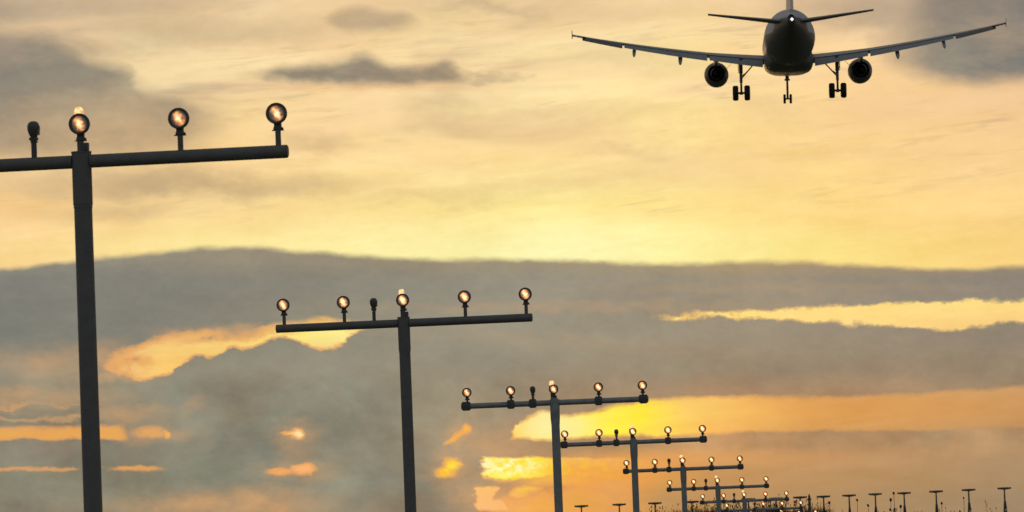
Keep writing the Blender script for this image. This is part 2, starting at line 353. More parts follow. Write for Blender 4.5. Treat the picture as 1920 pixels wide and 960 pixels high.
def glow_mat(name, wide, strength):
    """PAR lamp front: clear ribbed glass over a silvered bowl, the filament mirrored as a slanted bright figure"""
    m = bpy.data.materials.new(name); m.use_nodes = True
    t = m.node_tree; b = t.nodes['Principled BSDF']; L = t.links.new
    b.inputs['Base Color'].default_value = (.32, .29, .27, 1); b.inputs['Roughness'].default_value = .25
    b.inputs['Metallic'].default_value = .3
    co = t.nodes.new('ShaderNodeTexCoord')
    def VM(op, a, bb):
        n = t.nodes.new('ShaderNodeVectorMath'); n.operation = op
        for i, v in enumerate((a, bb)):
            if isinstance(v, tuple): n.inputs[i].default_value = v
            else: L(v, n.inputs[i])
        return n
    ob = t.nodes.new('ShaderNodeObjectInfo')
    ns = t.nodes.new('ShaderNodeTexNoise'); ns.inputs['Scale'].default_value = 26; ns.inputs['Detail'].default_value = 3
    off = VM('SCALE', ob.outputs['Location'], (0, 0, 0)); off.inputs['Scale'].default_value = 7.3
    ad = VM('ADD', co.outputs['Object'], off.outputs[0]); L(ad.outputs[0], ns.inputs['Vector'])
    sb = VM('SUBTRACT', ns.outputs['Color'], (.5, .5, .5)); sc = VM('MULTIPLY', sb.outputs[0], (.075, 0, .075))
    p = VM('ADD', co.outputs['Object'], sc.outputs[0])
    mp = t.nodes.new('ShaderNodeMapping'); mp.vector_type = 'TEXTURE'
    mp.inputs['Rotation'].default_value = (0, R(-28), 0)
    mp.inputs['Scale'].default_value = (.020*wide, 1, .056*(1 + .15*(wide-1)))
    L(p.outputs[0], mp.inputs['Vector'])
    fl = VM('MULTIPLY', mp.outputs[0], (1, 0, 1))
    ln = t.nodes.new('ShaderNodeVectorMath'); ln.operation = 'LENGTH'; L(fl.outputs[0], ln.inputs[0])
    cr = t.nodes.new('ShaderNodeValToRGB'); mr = t.nodes.new('ShaderNodeMath'); mr.operation = 'MULTIPLY'; mr.inputs[1].default_value = .4
    L(ln.outputs['Value'], mr.inputs[0]); L(mr.outputs[0], cr.inputs[0])
    e = cr.color_ramp.elements; e[0].position = 0; e[0].color = (1, .84, .54, 1); e[1].position = 1; e[1].color = (.035, .028, .025, 1)
    for pos, c in ((.22, (1, .70, .36, 1)), (.36, (.90, .42, .13, 1)), (.58, (.36, .13, .05, 1)), (.82, (.07, .045, .035, 1))):
        x = e.new(pos); x.color = c
    L(cr.outputs[0], b.inputs['Emission Color']); b.inputs['Emission Strength'].default_value = strength
    return m
GLOW = [glow_mat('lit_lamp_glass_near', 1.35, 1.25), glow_mat('lit_lamp_glass_mid', 1.6, 1.6), glow_mat('lit_lamp_glass_far', 1.75, 2.1)]
def emit(name, col, s):
    m = bpy.data.materials.new(name); m.use_nodes = True; b = m.node_tree.nodes['Principled BSDF']
    b.inputs['Base Color'].default_value = (.5, .4, .3, 1); b.inputs['Roughness'].default_value = .2
    t = m.node_tree; lw = t.nodes.new('ShaderNodeTexCoord'); n = t.nodes.new('ShaderNodeTexNoise'); n.inputs['Scale'].default_value = 30
    t.links.new(lw.outputs['Object'], n.inputs[0]); r = t.nodes.new('ShaderNodeValToRGB')
    r.color_ramp.elements[0].position = .35; r.color_ramp.elements[0].color = tuple(c*q for c, q in zip(col, (.6, .38, .25))) + (1,)
    r.color_ramp.elements[1].position = .55; r.color_ramp.elements[1].color = col + (1,)
    t.links.new(n.outputs['Fac'], r.inputs[0]); t.links.new(r.outputs[0], b.inputs['Emission Color'])
    b.inputs['Emission Strength'].default_value = s
    return m
FLASH = emit('lit_beacon_glass', (1.0, .62, .27), 1.3)
WHITE = emit('white_tail_light', (1.0, .95, .82), 4.0)

# ------------------------------------------------------------------ mesh helpers
def build(name, bm, m, parent=None, smooth=None):
    me = bpy.data.meshes.new(name)
    bmesh.ops.recalc_face_normals(bm, faces=bm.faces[:])
    bm.to_mesh(me); bm.free()
    o = bpy.data.objects.new(name, me); C.objects.link(o)
    if m: me.materials.append(m)
    if parent: o.parent = parent
    if smooth:
        for p in me.polygons: p.use_smooth = True
        try: me.set_sharp_from_angle(angle=R(smooth))
        except Exception: pass
    return o
def frame_of(d):
    d = Vector(d).normalized(); up = Vector((0, 0, 1)) if abs(d.z) < .95 else Vector((1, 0, 0))
    a = d.cross(up).normalized(); return a, d.cross(a).normalized()
def tube(bm, pts, rad, seg=16, cap=True):
    """tube through pts; rad a number or one per point"""
    pts = [Vector(p) for p in pts]
    if not isinstance(rad, (list, tuple)): rad = [rad]*len(pts)
    rings = []
    a, b = frame_of(pts[-1] - pts[0])
    for p, r in zip(pts, rad):
        rings.append([bm.verts.new(p + (a*math.cos(2*PI*i/seg) + b*math.sin(2*PI*i/seg))*r) for i in range(seg)])
    for r0, r1 in zip(rings, rings[1:]):
        for i in range(seg): bm.faces.new((r0[i], r0[(i+1) % seg], r1[(i+1) % seg], r1[i]))
    if cap: bm.faces.new(rings[0]); bm.faces.new(rings[-1])
def box(bm, c, s, bev=0.0, rot=None):
    r = bmesh.ops.create_cube(bm, size=1.0); vs_ = r['verts']
    bmesh.ops.scale(bm, vec=Vector(s), verts=vs_)
    if bev:
        es = list({e for v in vs_ for e in v.link_edges})
        rr = bmesh.ops.bevel(bm, geom=es, offset=bev, segments=2, affect='EDGES', profile=.7)
        vs_ = list({v for f in rr['faces'] for v in f.verts} | {v for v in vs_ if v.is_valid})
    if rot is not None: bmesh.ops.rotate(bm, cent=(0, 0, 0), matrix=rot, verts=vs_)
    bmesh.ops.translate(bm, vec=Vector(c), verts=vs_)
def lathe(bm, prof, axis='Y', c=(0, 0, 0), seg=28):
    """prof: (radius, along)"""
    rings = []; c = Vector(c)
    for r, h in prof:
        ring = []
        if r < 1e-5:
            p = Vector((0, h, 0)) if axis == 'Y' else Vector((0, 0, h)); v = bm.verts.new(c + p); ring = [v]*seg
        else:
            for i in range(seg):
                t = 2*PI*i/seg
                p = Vector((r*math.cos(t), h, r*math.sin(t))) if axis == 'Y' else Vector((r*math.cos(t), r*math.sin(t), h))
                ring.append(bm.verts.new(c + p))
        rings.append(ring)
    for a, b in zip(rings, rings[1:]):
        for i in range(seg):
            q = []
            for v in (a[i], a[(i+1) % seg], b[(i+1) % seg], b[i]):
                if v not in q: q.append(v)
            if len(q) > 2: bm.faces.new(q)
def loft(bm, secs, cap=True, close=False):
    rings = [[bm.verts.new(Vector(p)) for p in s] for s in secs]
    n = len(rings[0])
    for a, b in zip(rings, rings[1:]):
        for i in range(n): bm.faces.new((a[i], a[(i+1) % n], b[(i+1) % n], b[i]))
    if cap: bm.faces.new(rings[0]); bm.faces.new(rings[-1])
def thing(name, loc, label, cat, group=None, rz=0.0):
    o = bpy.data.objects.new(name, None); C.objects.link(o); o.location = loc; o.rotation_euler = (0, 0, rz)
    o.empty_display_size = .3
    tag(o, label, cat, group); return o
def tag(o, label, cat, group=None):
    o['label'] = label; o['category'] = cat
    if group: o['group'] = group
def copy_tree(o, parent=None):
    c = o.copy(); C.objects.link(c); c.parent = parent
    for ch in [x for x in bpy.data.objects if x.parent == o and x is not c]: copy_tree(ch, c)
    return c

# ------------------------------------------------------------------ ground: one sheet with a low grassy bank
def ground_z(x, y):
    z = 0.0
    z += 2.05 * math.exp(-((y - 325)/16.0)**2) * (0.35 + 0.65 / (1 + math.exp(min(50, max(-50, -(x - 6)/3.0)))) / (1 + math.exp(min(50, max(-50, (x - 24)/4.0)))))
    z += 0.04*math.sin(x*.11 + 1)*math.sin(y*.07)
    return z
def axis_vals(segs):
    out = []
    for a, b, n in segs: out += [a + (b-a)*i/n for i in range(n)]
    out.append(segs[-1][1]); return out
xs = axis_vals([(-9000, -200, 12), (-200, -40, 16), (-40, 80, 80), (80, 260, 18), (260, 9000, 12)])
ys = axis_vals([(-3000, -60, 8), (-60, 270, 60), (270, 380, 55), (380, 1500, 30), (1500, 20000, 12)])
bm = bmesh.new(); G = [[bm.verts.new((x, y, ground_z(x, y))) for x in xs] for y in ys]
for j in range(len(ys)-1):
    for i in range(len(xs)-1): bm.faces.new((G[j][i], G[j][i+1], G[j+1][i+1], G[j+1][i]))
g = build('ground', bm, MAT['soil'], None, 60); g['kind'] = 'structure'

# ------------------------------------------------------------------ approach light masts
def make_lamp(parent, x, z0, hc, glow, clampstyle, yoff=0.0, tilt=0.0):
    """a PAR lamp on a stem; z0 = where the stem starts, hc = height of the lamp centre over z0"""
    bm = bmesh.new()
    lathe(bm, [(.079, -.052), (.086, -.070), (.100, -.074), (.108, -.066), (.109, -.040), (.104, -.020), (.098, .02), (.078, .07), (.045, .105), (.03, .115), (0, .118)], 'Y')
    # neck and flange
    zb = -.108 - .055
    tp = [(-.034, -.03), (.034, -.03), (.034, .03), (-.034, .03)]
    loft(bm, [[(a, b, -.088) for a, b in tp], [(a*1.0, b, -.125) for a, b in tp], [(a*1.25, b*1.1, -.150) for a, b in tp], [(a*1.2, b*1.1, zb) for a, b in tp]])
    box(bm, (0, 0, zb - .004), (.116, .05, .010), .002)
    box(bm, (.048, -.004, zb + .012), (.018, .03, .02), .003)
    o = build('lamp', bm, MAT['black'], parent, 50)
    o.location = (x, yoff, z0 + hc); o.rotation_euler = (0, 0, tilt)
    bm = bmesh.new()
    lathe(bm, [(.0795, -.050), (.074, -.056), (.055, -.062), (.03, -.066), (0, -.067)], 'Y')
    l = build('lens', bm, glow, o, 60)
    bm = bmesh.new(); tube(bm, [(0, 0, zb - .008), (0, 0, -hc - .03)], .029 if not clampstyle else .025)
    build('stem', bm, MAT['paint'] if not clampstyle else MAT['black'], o, 50)
    return o
def make_back_lamp(parent, x, z0, hc):
    """unlit lamp that faces the other way: only its dark casing shows"""
    bm = bmesh.new()
    lathe(bm, [(0, .073), (.03, .070), (.055, .055), (.069, .028), (.072, 0), (.068, -.03), (.058, -.06), (.046, -.085), (.038, -.10), (0, -.10)], 'Z', (0, 0, 0), 24)
    lathe(bm, [(0, .088), (.052, .082), (.060, .06), (.060, .0)], 'Y', (0.006, 0, -.004), 20)
    box(bm, (.036, 0, -.035), (.06, .09, .085), .012)
    box(bm, (0, 0, -.118), (.098, .06, .030), .005)
    box(bm, (.004, 0, -.150), (.080, .05, .014), .003)
    box(bm, (0, 0, -.135), (.066, .05, .05), .004)
    bmesh.ops.scale(bm, vec=(.88, .9, .95), verts=bm.verts)
    o = build('unlit_lamp', bm, MAT['black'], parent, 50); o.location = (x, 0, z0 + hc)
    bm = bmesh.new(); tube(bm, [(0, 0, -.155), (0, 0, -hc - .03)], .029)
    build('stem', bm, MAT['black'], o, 50)
    return o
def make_mast(loc, rz, hbar, glow, style, label):
    """loc at the foot; hbar = height of the crossbar centre line"""
    t = thing('approach_light_mast', loc, label, 'light mast', 'approach light masts in a receding row', rz)
    near = style == 0
    m = MAT['paint'] if near else MAT['galv']
    rb = .068 if near else .064
    rp = .092 if near else .094
    # pole
    bm = bmesh.new(); tube(bm, [(0, 0, 0.02), (0, 0, hbar - .47 if near else hbar - .50)], [rp*1.06, rp], 28)
    build('pole', bm, m, t, 50)
    bm = bmesh.new()
    if near:
        tube(bm, [(0, 0, hbar - .44), (0, 0, hbar + .085)], .100, 28)
        tube(bm, [(0, 0, hbar + .0853), (0, 0, hbar + .102)], .104, 28)
        tube(bm, [(0, 0, hbar - .475), (0, 0, hbar - .4405)], .096, 28)
    else:
        tube(bm, [(0, 0, hbar - .52), (0, 0, hbar - .34), (0, 0, hbar + .03), (0, 0, hbar + .075)], [.0945, .108, .110, .107], 24)
        tube(bm, [(0, 0, hbar + .0755), (0, 0, hbar + .13), (0, 0, hbar + .15)], [.074, .06, .045], 18)
    build('collar', bm, m, t, 50)
    bm = bmesh.new()
    for s in (-1, 1):
        tube(bm, [(s*.094, 0, 0), (s*2.125, 0, 0)], rb, 24, cap=True)
        tube(bm, [(s*2.1253, 0, 0), (s*2.133, 0, 0)], rb*.86, 24)
    b = build('crossbar', bm, m, t, 50); b.location = (0, 0, hbar)
    hc = .385 - rb if near else .31 - rb
    if style == 2: hc -= .02
    for k in (-2, -1, 1, 2):
        x = k*(1.008 if near else 1.0) + (.022 if near else .01)
        make_lamp(t, x, hbar + rb, hc, glow, not near, 0, 0)
    lz = hbar + (.10 if near else .15)
    make_lamp(t, (.012 if near else -.005), lz, (.275 if near else .155), glow, not near, -.05)
    if near:
        bm = bmesh.new(); box(bm, (.055, -.05, lz + .045), (.07, .07, .08), .008); tube(bm, [(.055, -.05, lz + .005), (.05, -.05, lz - .06), (.03, -.07, lz - .09)], .011, 8)
        build('junction_box', bm, MAT['black'], t, 40)
    make_back_lamp(t, -.49, hbar + rb, (.30 if near else .26))
    if not near:
        for x in (-2, -1, -.5, 1, 2):
            e = .10 if abs(x) == 2 else .082
            bm = bmesh.new(); box(bm, (0, 0, 0), (e*2, .15, .165), .012)
            box(bm, (0, 0, .09), (e*1.7, .13, .02), .004); box(bm, (0, 0, -.09), (e*1.5, .12, .02), .004)
            for sx in (-1, 1): tube(bm, [(sx*e*.6, -.08, 0), (sx*e*.6, -.09, 0)], .016, 8)
            c = build('clamp', bm, MAT['black'], t, 40); c.location = (x + (.02 if x == 2 else -.02 if x == -2 else 0), 0, hbar)
    # beacon behind the centre lamp: glass dome on its own stem
    bm = bmesh.new()
    bz = lz + (.275 if near else .155) + .085
    lathe(bm, [(.030, 0), (.040, .008), (.044, .03), (.044, .058), (.038, .082), (.024, .098), (0, .104)], 'Z', (0, 0, 0), 20)
    f = build('beacon', bm, FLASH, t, 60); f.location = (-.035 if near else -.06, .10, bz)
    fs = 1.1 if near else 1.3; f.scale = (fs, 1, 1.05 if near else 1.15)
    bm = bmesh.new()
    lathe(bm, [(0, -.002), (.046, -.002), (.050, -.012), (.046, -.03), (.03, -.04), (.026, -.06), (.026, -bz + lz - .04), (0, -bz + lz - .04)], 'Z', (0, 0, 0), 20)
    build('beacon_socket', bm, MAT['black'], f, 50)
    # foot
    bm = bmesh.new(); box(bm, (0, 0, .01), (.42, .42, .02), .004)
    for sx in (-1, 1):
        for sy in (-1, 1): tube(bm, [(sx*.15, sy*.15, .02), (sx*.15, sy*.15, .06)], .016, 8)
    build('base_plate', bm, m, t, 40)
    return t
ML = ['nearest dark approach light mast, its crossbar cut by the left edge of the photo',
      'dark mast with plain crossbar, second nearest, left of the photo centre',
      'grey mast with clamped lamps, third nearest, in front of the bright yellow cloud gap',
      'grey mast fourth nearest in the row, just right of the third and lower',
      'grey mast fifth nearest in the row, two lamps seen each side of its post',
      'grey mast sixth nearest in the row, its crossbar above the grass tops',
      'small grey mast seventh in the row, its crossbar just over the weeds',
      'small mast eighth in the row, its bar against the dark grass',
      'tiny mast ninth in the row, only its lamp tops above the bottom edge']
MP = [(153, 303), (757, 606), (1040, 755), (1188, 829), (1281, 879.5), (1346, 914.5), (1396, 939), (1432, 955), (1467, 971)]
for i, (px, py) in enumerate(MP):
    p = at(px, py, 48.6 + 30*i)
    gz = ground_z(p.x, p.y)
    style = 0 if i < 2 else (1 if i < 4 else 2)
    glow = GLOW[0] if i == 0 else GLOW[1] if i < 3 else GLOW[2]
    make_mast((p.x, p.y, gz - .01), -R(8 if i < 2 else 5), p.z - gz + .01, glow, style, ML[i])

# ------------------------------------------------------------------ the far masts
def make_far():
    t = thing('far_light_mast', (0, 0, 0), '', 'light mast', 'far T-shaped masts along the horizon')
    H = 8.2
    bm = bmesh.new(); tube(bm, [(0, 0, -3.4), (0, 0, 0)], [.18, .13], 10); build('pole', bm, MAT['far_paint'], t, 50)
    bm = bmesh.new()
    legs = [(-.55, -.5), (.55, -.5), (0, .6)]
    for a, b in legs: tube(bm, [(a, b, -H), (a*.22, b*.22, -2.4)], [.13, .10], 6)
    n = 7
    for k in range(n):
        z0 = -H + (H-2.4)*k/n; z1 = -H + (H-2.4)*(k+1)/n; s0 = 1 - .78*k/n; s1 = 1 - .78*(k+1)/n
        for q in range(3):
            a = legs[q]; b = legs[(q+1) % 3]
            tube(bm, [(a[0]*s0, a[1]*s0, z0), (b[0]*s1, b[1]*s1, z1)], .035, 5)
            tube(bm, [(b[0]*s0, b[1]*s0, z0), (a[0]*s1, a[1]*s1, z1)], .035, 5)
    build('lattice_base', bm, MAT['far_paint'], t)
    bm = bmesh.new(); tube(bm, [(-1.28, 0, 0), (-.6, 0, -.02), (0, 0, -.05), (.6, 0, -.02), (1.28, 0, 0)], [.15, .20, .26, .20, .15], 10)
    build('crossbar', bm, MAT['far_paint'], t, 50)
    for x in (-1.15, -.58, 0, .58, 1.15):
        bm = bmesh.new(); lathe(bm, [(0, -.08), (.10, -.06), (.12, .0), (.07, .1), (0, .11)], 'Y', (0, 0, .09), 12)
        tube(bm, [(0, 0, -.05), (0, 0, .05)], .04, 6)
        o = build('lamp', bm, MAT['far_paint'], t, 50); o.location = (x, 0, 0)
    return t
FARS = [(1090, 949, 'leftmost T-shaped far mast, just right of the third near post'),
        (1161, 946, 'second far T-shaped mast from the left, before the fourth post'),
        (1228, 943.5, 'far T-shaped mast between the fourth and the fifth near posts'),
        (1297, 941, 'far T-shaped mast just right of the fifth near post'),
        (1350, 939, 'far T-shaped mast half hidden beside the sixth near post'),
        (1403, 936, 'far T-shaped mast right behind the seventh crossbar and its lamps'),
        (1455, 934.5, 'far mast with thin pole under the right end of the seventh crossbar'),
        (1500, 932.5, 'far T-shaped mast whose bar touches the thick dark post'),
        (1544, 931, 'first far T-shaped mast right of the thick dark post'),
        (1592, 929, 'second far T-shaped mast right of the thick dark post'),
        (1641, 926.5, 'far T-shaped mast just left of the taller thistle clump'),
        (1695, 924.5, 'far T-shaped mast rising just right of the taller thistle clump'),
        (1755, 921.5, 'third far T-shaped mast from the right edge'),
        (1816, 918.5, 'second far T-shaped mast from the right edge'),
        (1883, 915.5, 'rightmost and tallest-looking far T-shaped mast')]
fm = make_far()
for i, (px, py, lb) in enumerate(FARS):
    o = fm if i == 0 else copy_tree(fm)
    o.location = at(px, py, 900 + random.uniform(-15, 15)); o['label'] = lb
    o.rotation_euler = (0, 0, random.uniform(-.06, .06))
    o.scale = (1, 1, 1) 

# thick dark post
p = at(1517, 926, 260)
t = thing('utility_post', (p.x, p.y, ground_z(p.x, p.y)), 'thick dark upright post standing at the right end of the near masts', 'post')
h = p.z - ground_z(p.x, p.y)
bm = bmesh.new(); tube(bm, [(0, 0, 0), (0, 0, h - .14)], [.085, .07], 12); tube(bm, [(0, 0, h - .139), (0, 0, h)], [.065, .015], 10); build('post', bm, MAT['far_paint'], t, 50)
bm = bmesh.new(); box(bm, (0, -.02, h - .30), (.22, .10, .10), .01); build('bracket', bm, MAT['far_paint'], t, 40)

# ------------------------------------------------------------------ airliner
def section(cy, rx, rz, cz, n=48, belly=1.0):
    out = []
    for i in range(n):
        a = 2*PI*i/n
        s, c = math.sin(a), math.cos(a)
        out.append((rx*c, cy, cz + (rz if s > 0 else rz*belly)*s))
    return out
skin = bpy.data.materials.new('airliner_livery'); skin.use_nodes = True
t_ = skin.node_tree; b_ = t_.nodes['Principled BSDF']; b_.inputs['Roughness'].default_value = .5
co_ = t_.nodes.new('ShaderNodeTexCoord'); sx_ = t_.nodes.new('ShaderNodeSeparateXYZ'); t_.links.new(co_.outputs['Object'], sx_.inputs[0])
def TM(op, a, b, cl=False):
    n = t_.nodes.new('ShaderNodeMath'); n.operation = op; n.use_clamp = cl
    for i, v in enumerate((a, b)):
        if isinstance(v, (int, float)): n.inputs[i].default_value = v
        else: t_.links.new(v, n.inputs[i])
    return n.outputs[0]
# dark underside whose edge sweeps up towards the tail
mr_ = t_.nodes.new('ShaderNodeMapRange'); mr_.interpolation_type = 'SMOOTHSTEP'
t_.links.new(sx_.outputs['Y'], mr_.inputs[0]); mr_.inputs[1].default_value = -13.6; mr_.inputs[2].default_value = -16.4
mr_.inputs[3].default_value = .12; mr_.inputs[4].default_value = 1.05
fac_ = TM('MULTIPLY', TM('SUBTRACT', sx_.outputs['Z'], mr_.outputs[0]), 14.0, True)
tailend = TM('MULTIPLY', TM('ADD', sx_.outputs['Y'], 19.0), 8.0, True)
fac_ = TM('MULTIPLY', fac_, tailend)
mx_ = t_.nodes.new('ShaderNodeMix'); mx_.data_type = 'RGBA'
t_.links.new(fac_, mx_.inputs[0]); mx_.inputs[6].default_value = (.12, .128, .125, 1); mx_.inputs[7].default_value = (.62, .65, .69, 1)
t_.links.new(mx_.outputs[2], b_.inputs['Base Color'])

plane = thing('airliner', (0, 0, 0), 'twin-engine passenger airliner seen from behind, wheels down on its landing approach', 'airplane')
fus = [(-19.85, .12, .14, .86), (-19.8, .20, .24, .86), (-19.0, .34, .40, .84), (-18, .55, .68, .76), (-16.5, .90, 1.02, .62), (-15, 1.20, 1.34, .48),
       (-13, 1.58, 1.70, .28), (-11, 1.85, 1.95, .12), (-9, 1.96, 2.05, .03), (-7, 1.975, 2.07, 0), (0, 1.975, 2.07, 0), (10, 1.975, 2.07, 0), (13, 1.90, 2.02, -.03),
       (15, 1.65, 1.75, -.15), (16.5, 1.20, 1.28, -.35), (17.4, .70, .75, -.52), (17.7, .25, .3, -.60)]
bm = bmesh.new(); loft(bm, [section(y, a, b, z) for y, a, b, z in fus]); build('fuselage', bm, skin, plane, 50)
bm = bmesh.new()
def bsec(y, w, zb, r):      # flat-bottomed belly fairing section
    out = []
    for i in range(32):
        a = 2*PI*i/32; s, c = math.sin(a), math.cos(a)
        e = .55
        out.append((w*math.copysign(abs(c)**e, c), y, -1.35 + (abs(zb + 1.35) if s < 0 else .9)*math.copysign(abs(s)**e, s)*r))
    return out
loft(bm, [bsec(-5.5, .7, -2.0, .5), bsec(-4.5, 1.45, -2.1, .9), bsec(-3, 1.80, -2.28, 1), bsec(0, 1.93, -2.36, 1), bsec(5, 1.93, -2.36, 1), bsec(7.5, 1.7, -2.4, .95), bsec(9, .9, -2.1, .6)])
build('belly_fairing', bm, MAT['dark_wing'], plane, 50)
# wings ----------------------------------------------------------
def foil(le, chord, z, x, th, n=12, rot=0.0, camber=.02):
    """airfoil section in the y/z plane; le = y of the leading edge, chord runs aft (-y)"""
    pts = []
    for i in range(n+1):
        u = 1 - i/n; u = .5*(1 - math.cos(PI*u)); yt = 5*th*(.2969*u**.5 - .126*u - .3516*u*u + .2843*u**3 - .1015*u**4)
        pts.append((u, yt + camber*math.sin(PI*u)))
    for i in range(1, n):
        u = i/n; u = .5*(1 - math.cos(PI*u)); yt = 5*th*(.2969*u**.5 - .126*u - .3516*u*u + .2843*u**3 - .1015*u**4)
        pts.append((u, -yt + camber*math.sin(PI*u)))
    cr, sr = math.cos(rot), math.sin(rot); out = []
    for u, w in pts:
        a, b = -u*chord, w*chord
        out.append((x, le + a*cr - b*sr*-1, z + a*sr + b*cr))
    return out
def wing_z(x):
    x = abs(x); return -1.25 + (x - 1.9)*math.tan(R(5.1)) + .0035*max(0, x - 1.9)**2
def wing_le(x): return 5.2 - (abs(x) - 1.9)*math.tan(R(27.0))
def wing_c(x):
    x = abs(x)
    return 6.1 + (3.85 - 6.1)*(x - 1.9)/(6.4 - 1.9) if x < 6.4 else 3.85 + (1.5 - 3.85)*(x - 6.4)/(16.9 - 6.4)
def spanx(a, b, n): return [a + (b-a)*i/n for i in range(n+1)]
for s in (-1, 1):
    bm = bmesh.new()
    loft(bm, [foil(wing_le(x), wing_c(x)*(.80 if x < 16.0 else .98), wing_z(x), s*x, (.13 - .03*x/17)*1.15) for x in [1.2] + spanx(1.9, 6.4, 5)[0:] + spanx(7.4, 15.9, 9)])
    wing = build('wing', bm, MAT['wing'], plane, 40)
    bm = bmesh.new(); loft(bm, [foil(wing_le(x), wing_c(x), wing_z(x), s*x, .09) for x in (15.9, 16.3, 16.9)])
    build('wing_tip', bm, MAT['wing'], wing, 40)
    # flaps, drooped
    def flap(x0, x1, name, m, droop, fc, drop):
        bm = bmesh.new(); secs = []
        for x in spanx(x0, x1, 6):
            c = wing_c(x); y0 = wing_le(x) - c*.80 + .12
            secs.append(foil(y0, c*fc, wing_z(x) + .01 - drop, s*x, .15, 8, R(droop), .03))
        loft(bm, secs); return build(name, bm, m, wing, 40)
    flap(2.05, 6.25, 'flap', MAT['wing'], 33, .20, .04)
    flap(6.42, 12.9, 'flap', MAT['wing'], 33, .245, .02)
    flap(13.05, 16.15, 'aileron', MAT['dark_wing'], 24, .42, .02)
    for x, sc in ((8.55, 1.0), (12.15, .85)):
        bm = bmesh.new(); c = wing_c(x); y0 = wing_le(x) - c*.45; z = wing_z(x) - .20
        lathe(bm, [(0, 1.3), (.08, 1.1), (.15, .5), (.17, 0), (.16, -.8), (.13, -1.5), (.07, -2.0), (0, -2.15)], 'Y', (0, 0, 0), 14)
        bmesh.ops.scale(bm, vec=(1*sc, 1*sc, 1.15*sc), verts=bm.verts)
        bmesh.ops.rotate(bm, cent=(0, 0, 0), matrix=Matrix.Rotation(R(17), 3, 'X'), verts=bm.verts)
        o = build('flap_fairing', bm, MAT['wing'], wing, 50); o.location = (s*x, y0 - .5, z - .27*sc)
    # tip fence
    bm = bmesh.new(); x = 16.93; y0 = wing_le(x); z = wing_z(x)
    pr = [(y0 + .1, 0), (y0 - .5, .15), (y0 - 1.55, .38), (y0 - 1.75, .38), (y0 - 1.5, 0), (y0 - 1.75, -.32), (y0 - 1.5, -.32), (y0 - .5, -.12)]
    loft(bm, [[(s*x, y, z + h) for y, h in pr], [(s*(x + .035), y, z + h) for y, h in pr]])
    build('wingtip_fence', bm, MAT['wing'], wing)
    # engine
    bm = bmesh.new()
    lathe(bm, [(.78, 3.0), (.86, 3.25), (.95, 3.2), (1.03, 2.4), (1.05, 1.4), (1.02, .4), (.90, -.5), (.80, -1.05), (.74, -1.2), (.66, -1.15), (.62, -.6), (.6, 0.4)], 'Y', (0, 0, 0), 40)
    lathe(bm, [(0, 2.3), (.25, 2.1), (.30, 1.9), (.82, 1.85)], 'Y', (0, 0, 0), 30)
    eng = build('engine', bm, MAT['dark_wing'], plane, 45); eng.location = (s*5.75, 4.2, -2.18); eng.scale = (.93, 1, .96)
    bm = bmesh.new(); lathe(bm, [(.655, -.7), (.60, -1.0), (.45, -1.5), (.40, -1.55), (.37, -1.45), (.36, -1.0)], 'Y', (0, 0, 0), 30); build('exhaust_nozzle', bm, MAT['metal'], eng, 45)
    bm = bmesh.new(); lathe(bm, [(.36, -.9), (.30, -1.3), (.16, -1.75), (0, -2.0)], 'Y', (0, 0, 0), 24); build('exhaust_cone', bm, MAT['inside'], eng, 45)
    bm = bmesh.new()
    def psec(y, w, z0, z1): return [(-w, y, z0), (w, y, z0), (w*.8, y, z1), (-w*.8, y, z1)]
    loft(bm, [psec(2.0, .06, .95, 1.02), psec(.5, .2, .9, 1.1), psec(-1.0, .24, .60, 1.15), psec(-2.6, .20, .60, 1.1), psec(-4.0, .05, .8, 1.0)])
    build('pylon', bm, MAT['wing'], eng)
    bm = bmesh.new(); loft(bm, [[(-s*.92, 1.6, .52), (-s*.92, .6, .52), (-s*.97, .6, .56), (-s*.97, 1.6, .56)], [(-s*1.28, 1.2, .86), (-s*1.28, .75, .86), (-s*1.30, .75, .89), (-s*1.30, 1.2, .89)]])
    build('nacelle_strake', bm, MAT['dark_wing'], eng)
    # stabiliser
    bm = bmesh.new()
    loft(bm, [foil(-13.9 - (x - .4)*.62, 3.3 + (1.25 - 3.3)*(x - .4)/5.8, .82 + (x - .4)*math.tan(R(6.3)), s*x, .105, 10) for x in spanx(.4, 6.22, 6)])
    build('horizontal_stabilizer', bm, MAT['dark_wing'], plane, 40)
    # main landing gear
    gx = 3.80; zt = -3.88
    bm = bmesh.new(); tube(bm, [(0, 0, 2.75), (0, 0, 1.55)], .155, 14); tube(bm, [(0, 0, 1.55), (0, 0, .80)], .12, 14); tube(bm, [(0, 0, .80), (0, 0, .0)], .085, 12)
    tube(bm, [(-.46, 0, 0), (.46, 0, 0)], .085, 12); tube(bm, [(0, 0, .1), (0, 0, -.14)], .13, 12)
    tube(bm, [(0, -.12, 1.2), (0, -.42, .65), (0, -.12, .15)], .04, 8)
    gear = build('main_landing_gear', bm, MAT['gear'], plane, 40); gear.location = (s*gx, 0, zt)
    bm = bmesh.new(); tube(bm, [(-s*.04, 0, 1.15), (-s*1.15, 0, 2.40)], .055, 10); tube(bm, [(-s*.06, 0, 1.35), (-s*.40, 0, 1.58)], .04, 8); build('side_brace', bm, MAT['gear'], gear, 40)
    bm = bmesh.new(); box(bm, (s*.20, .1, 2.05), (.05, 1.0, .9), .01); build('gear_door', bm, MAT['wing'], gear)
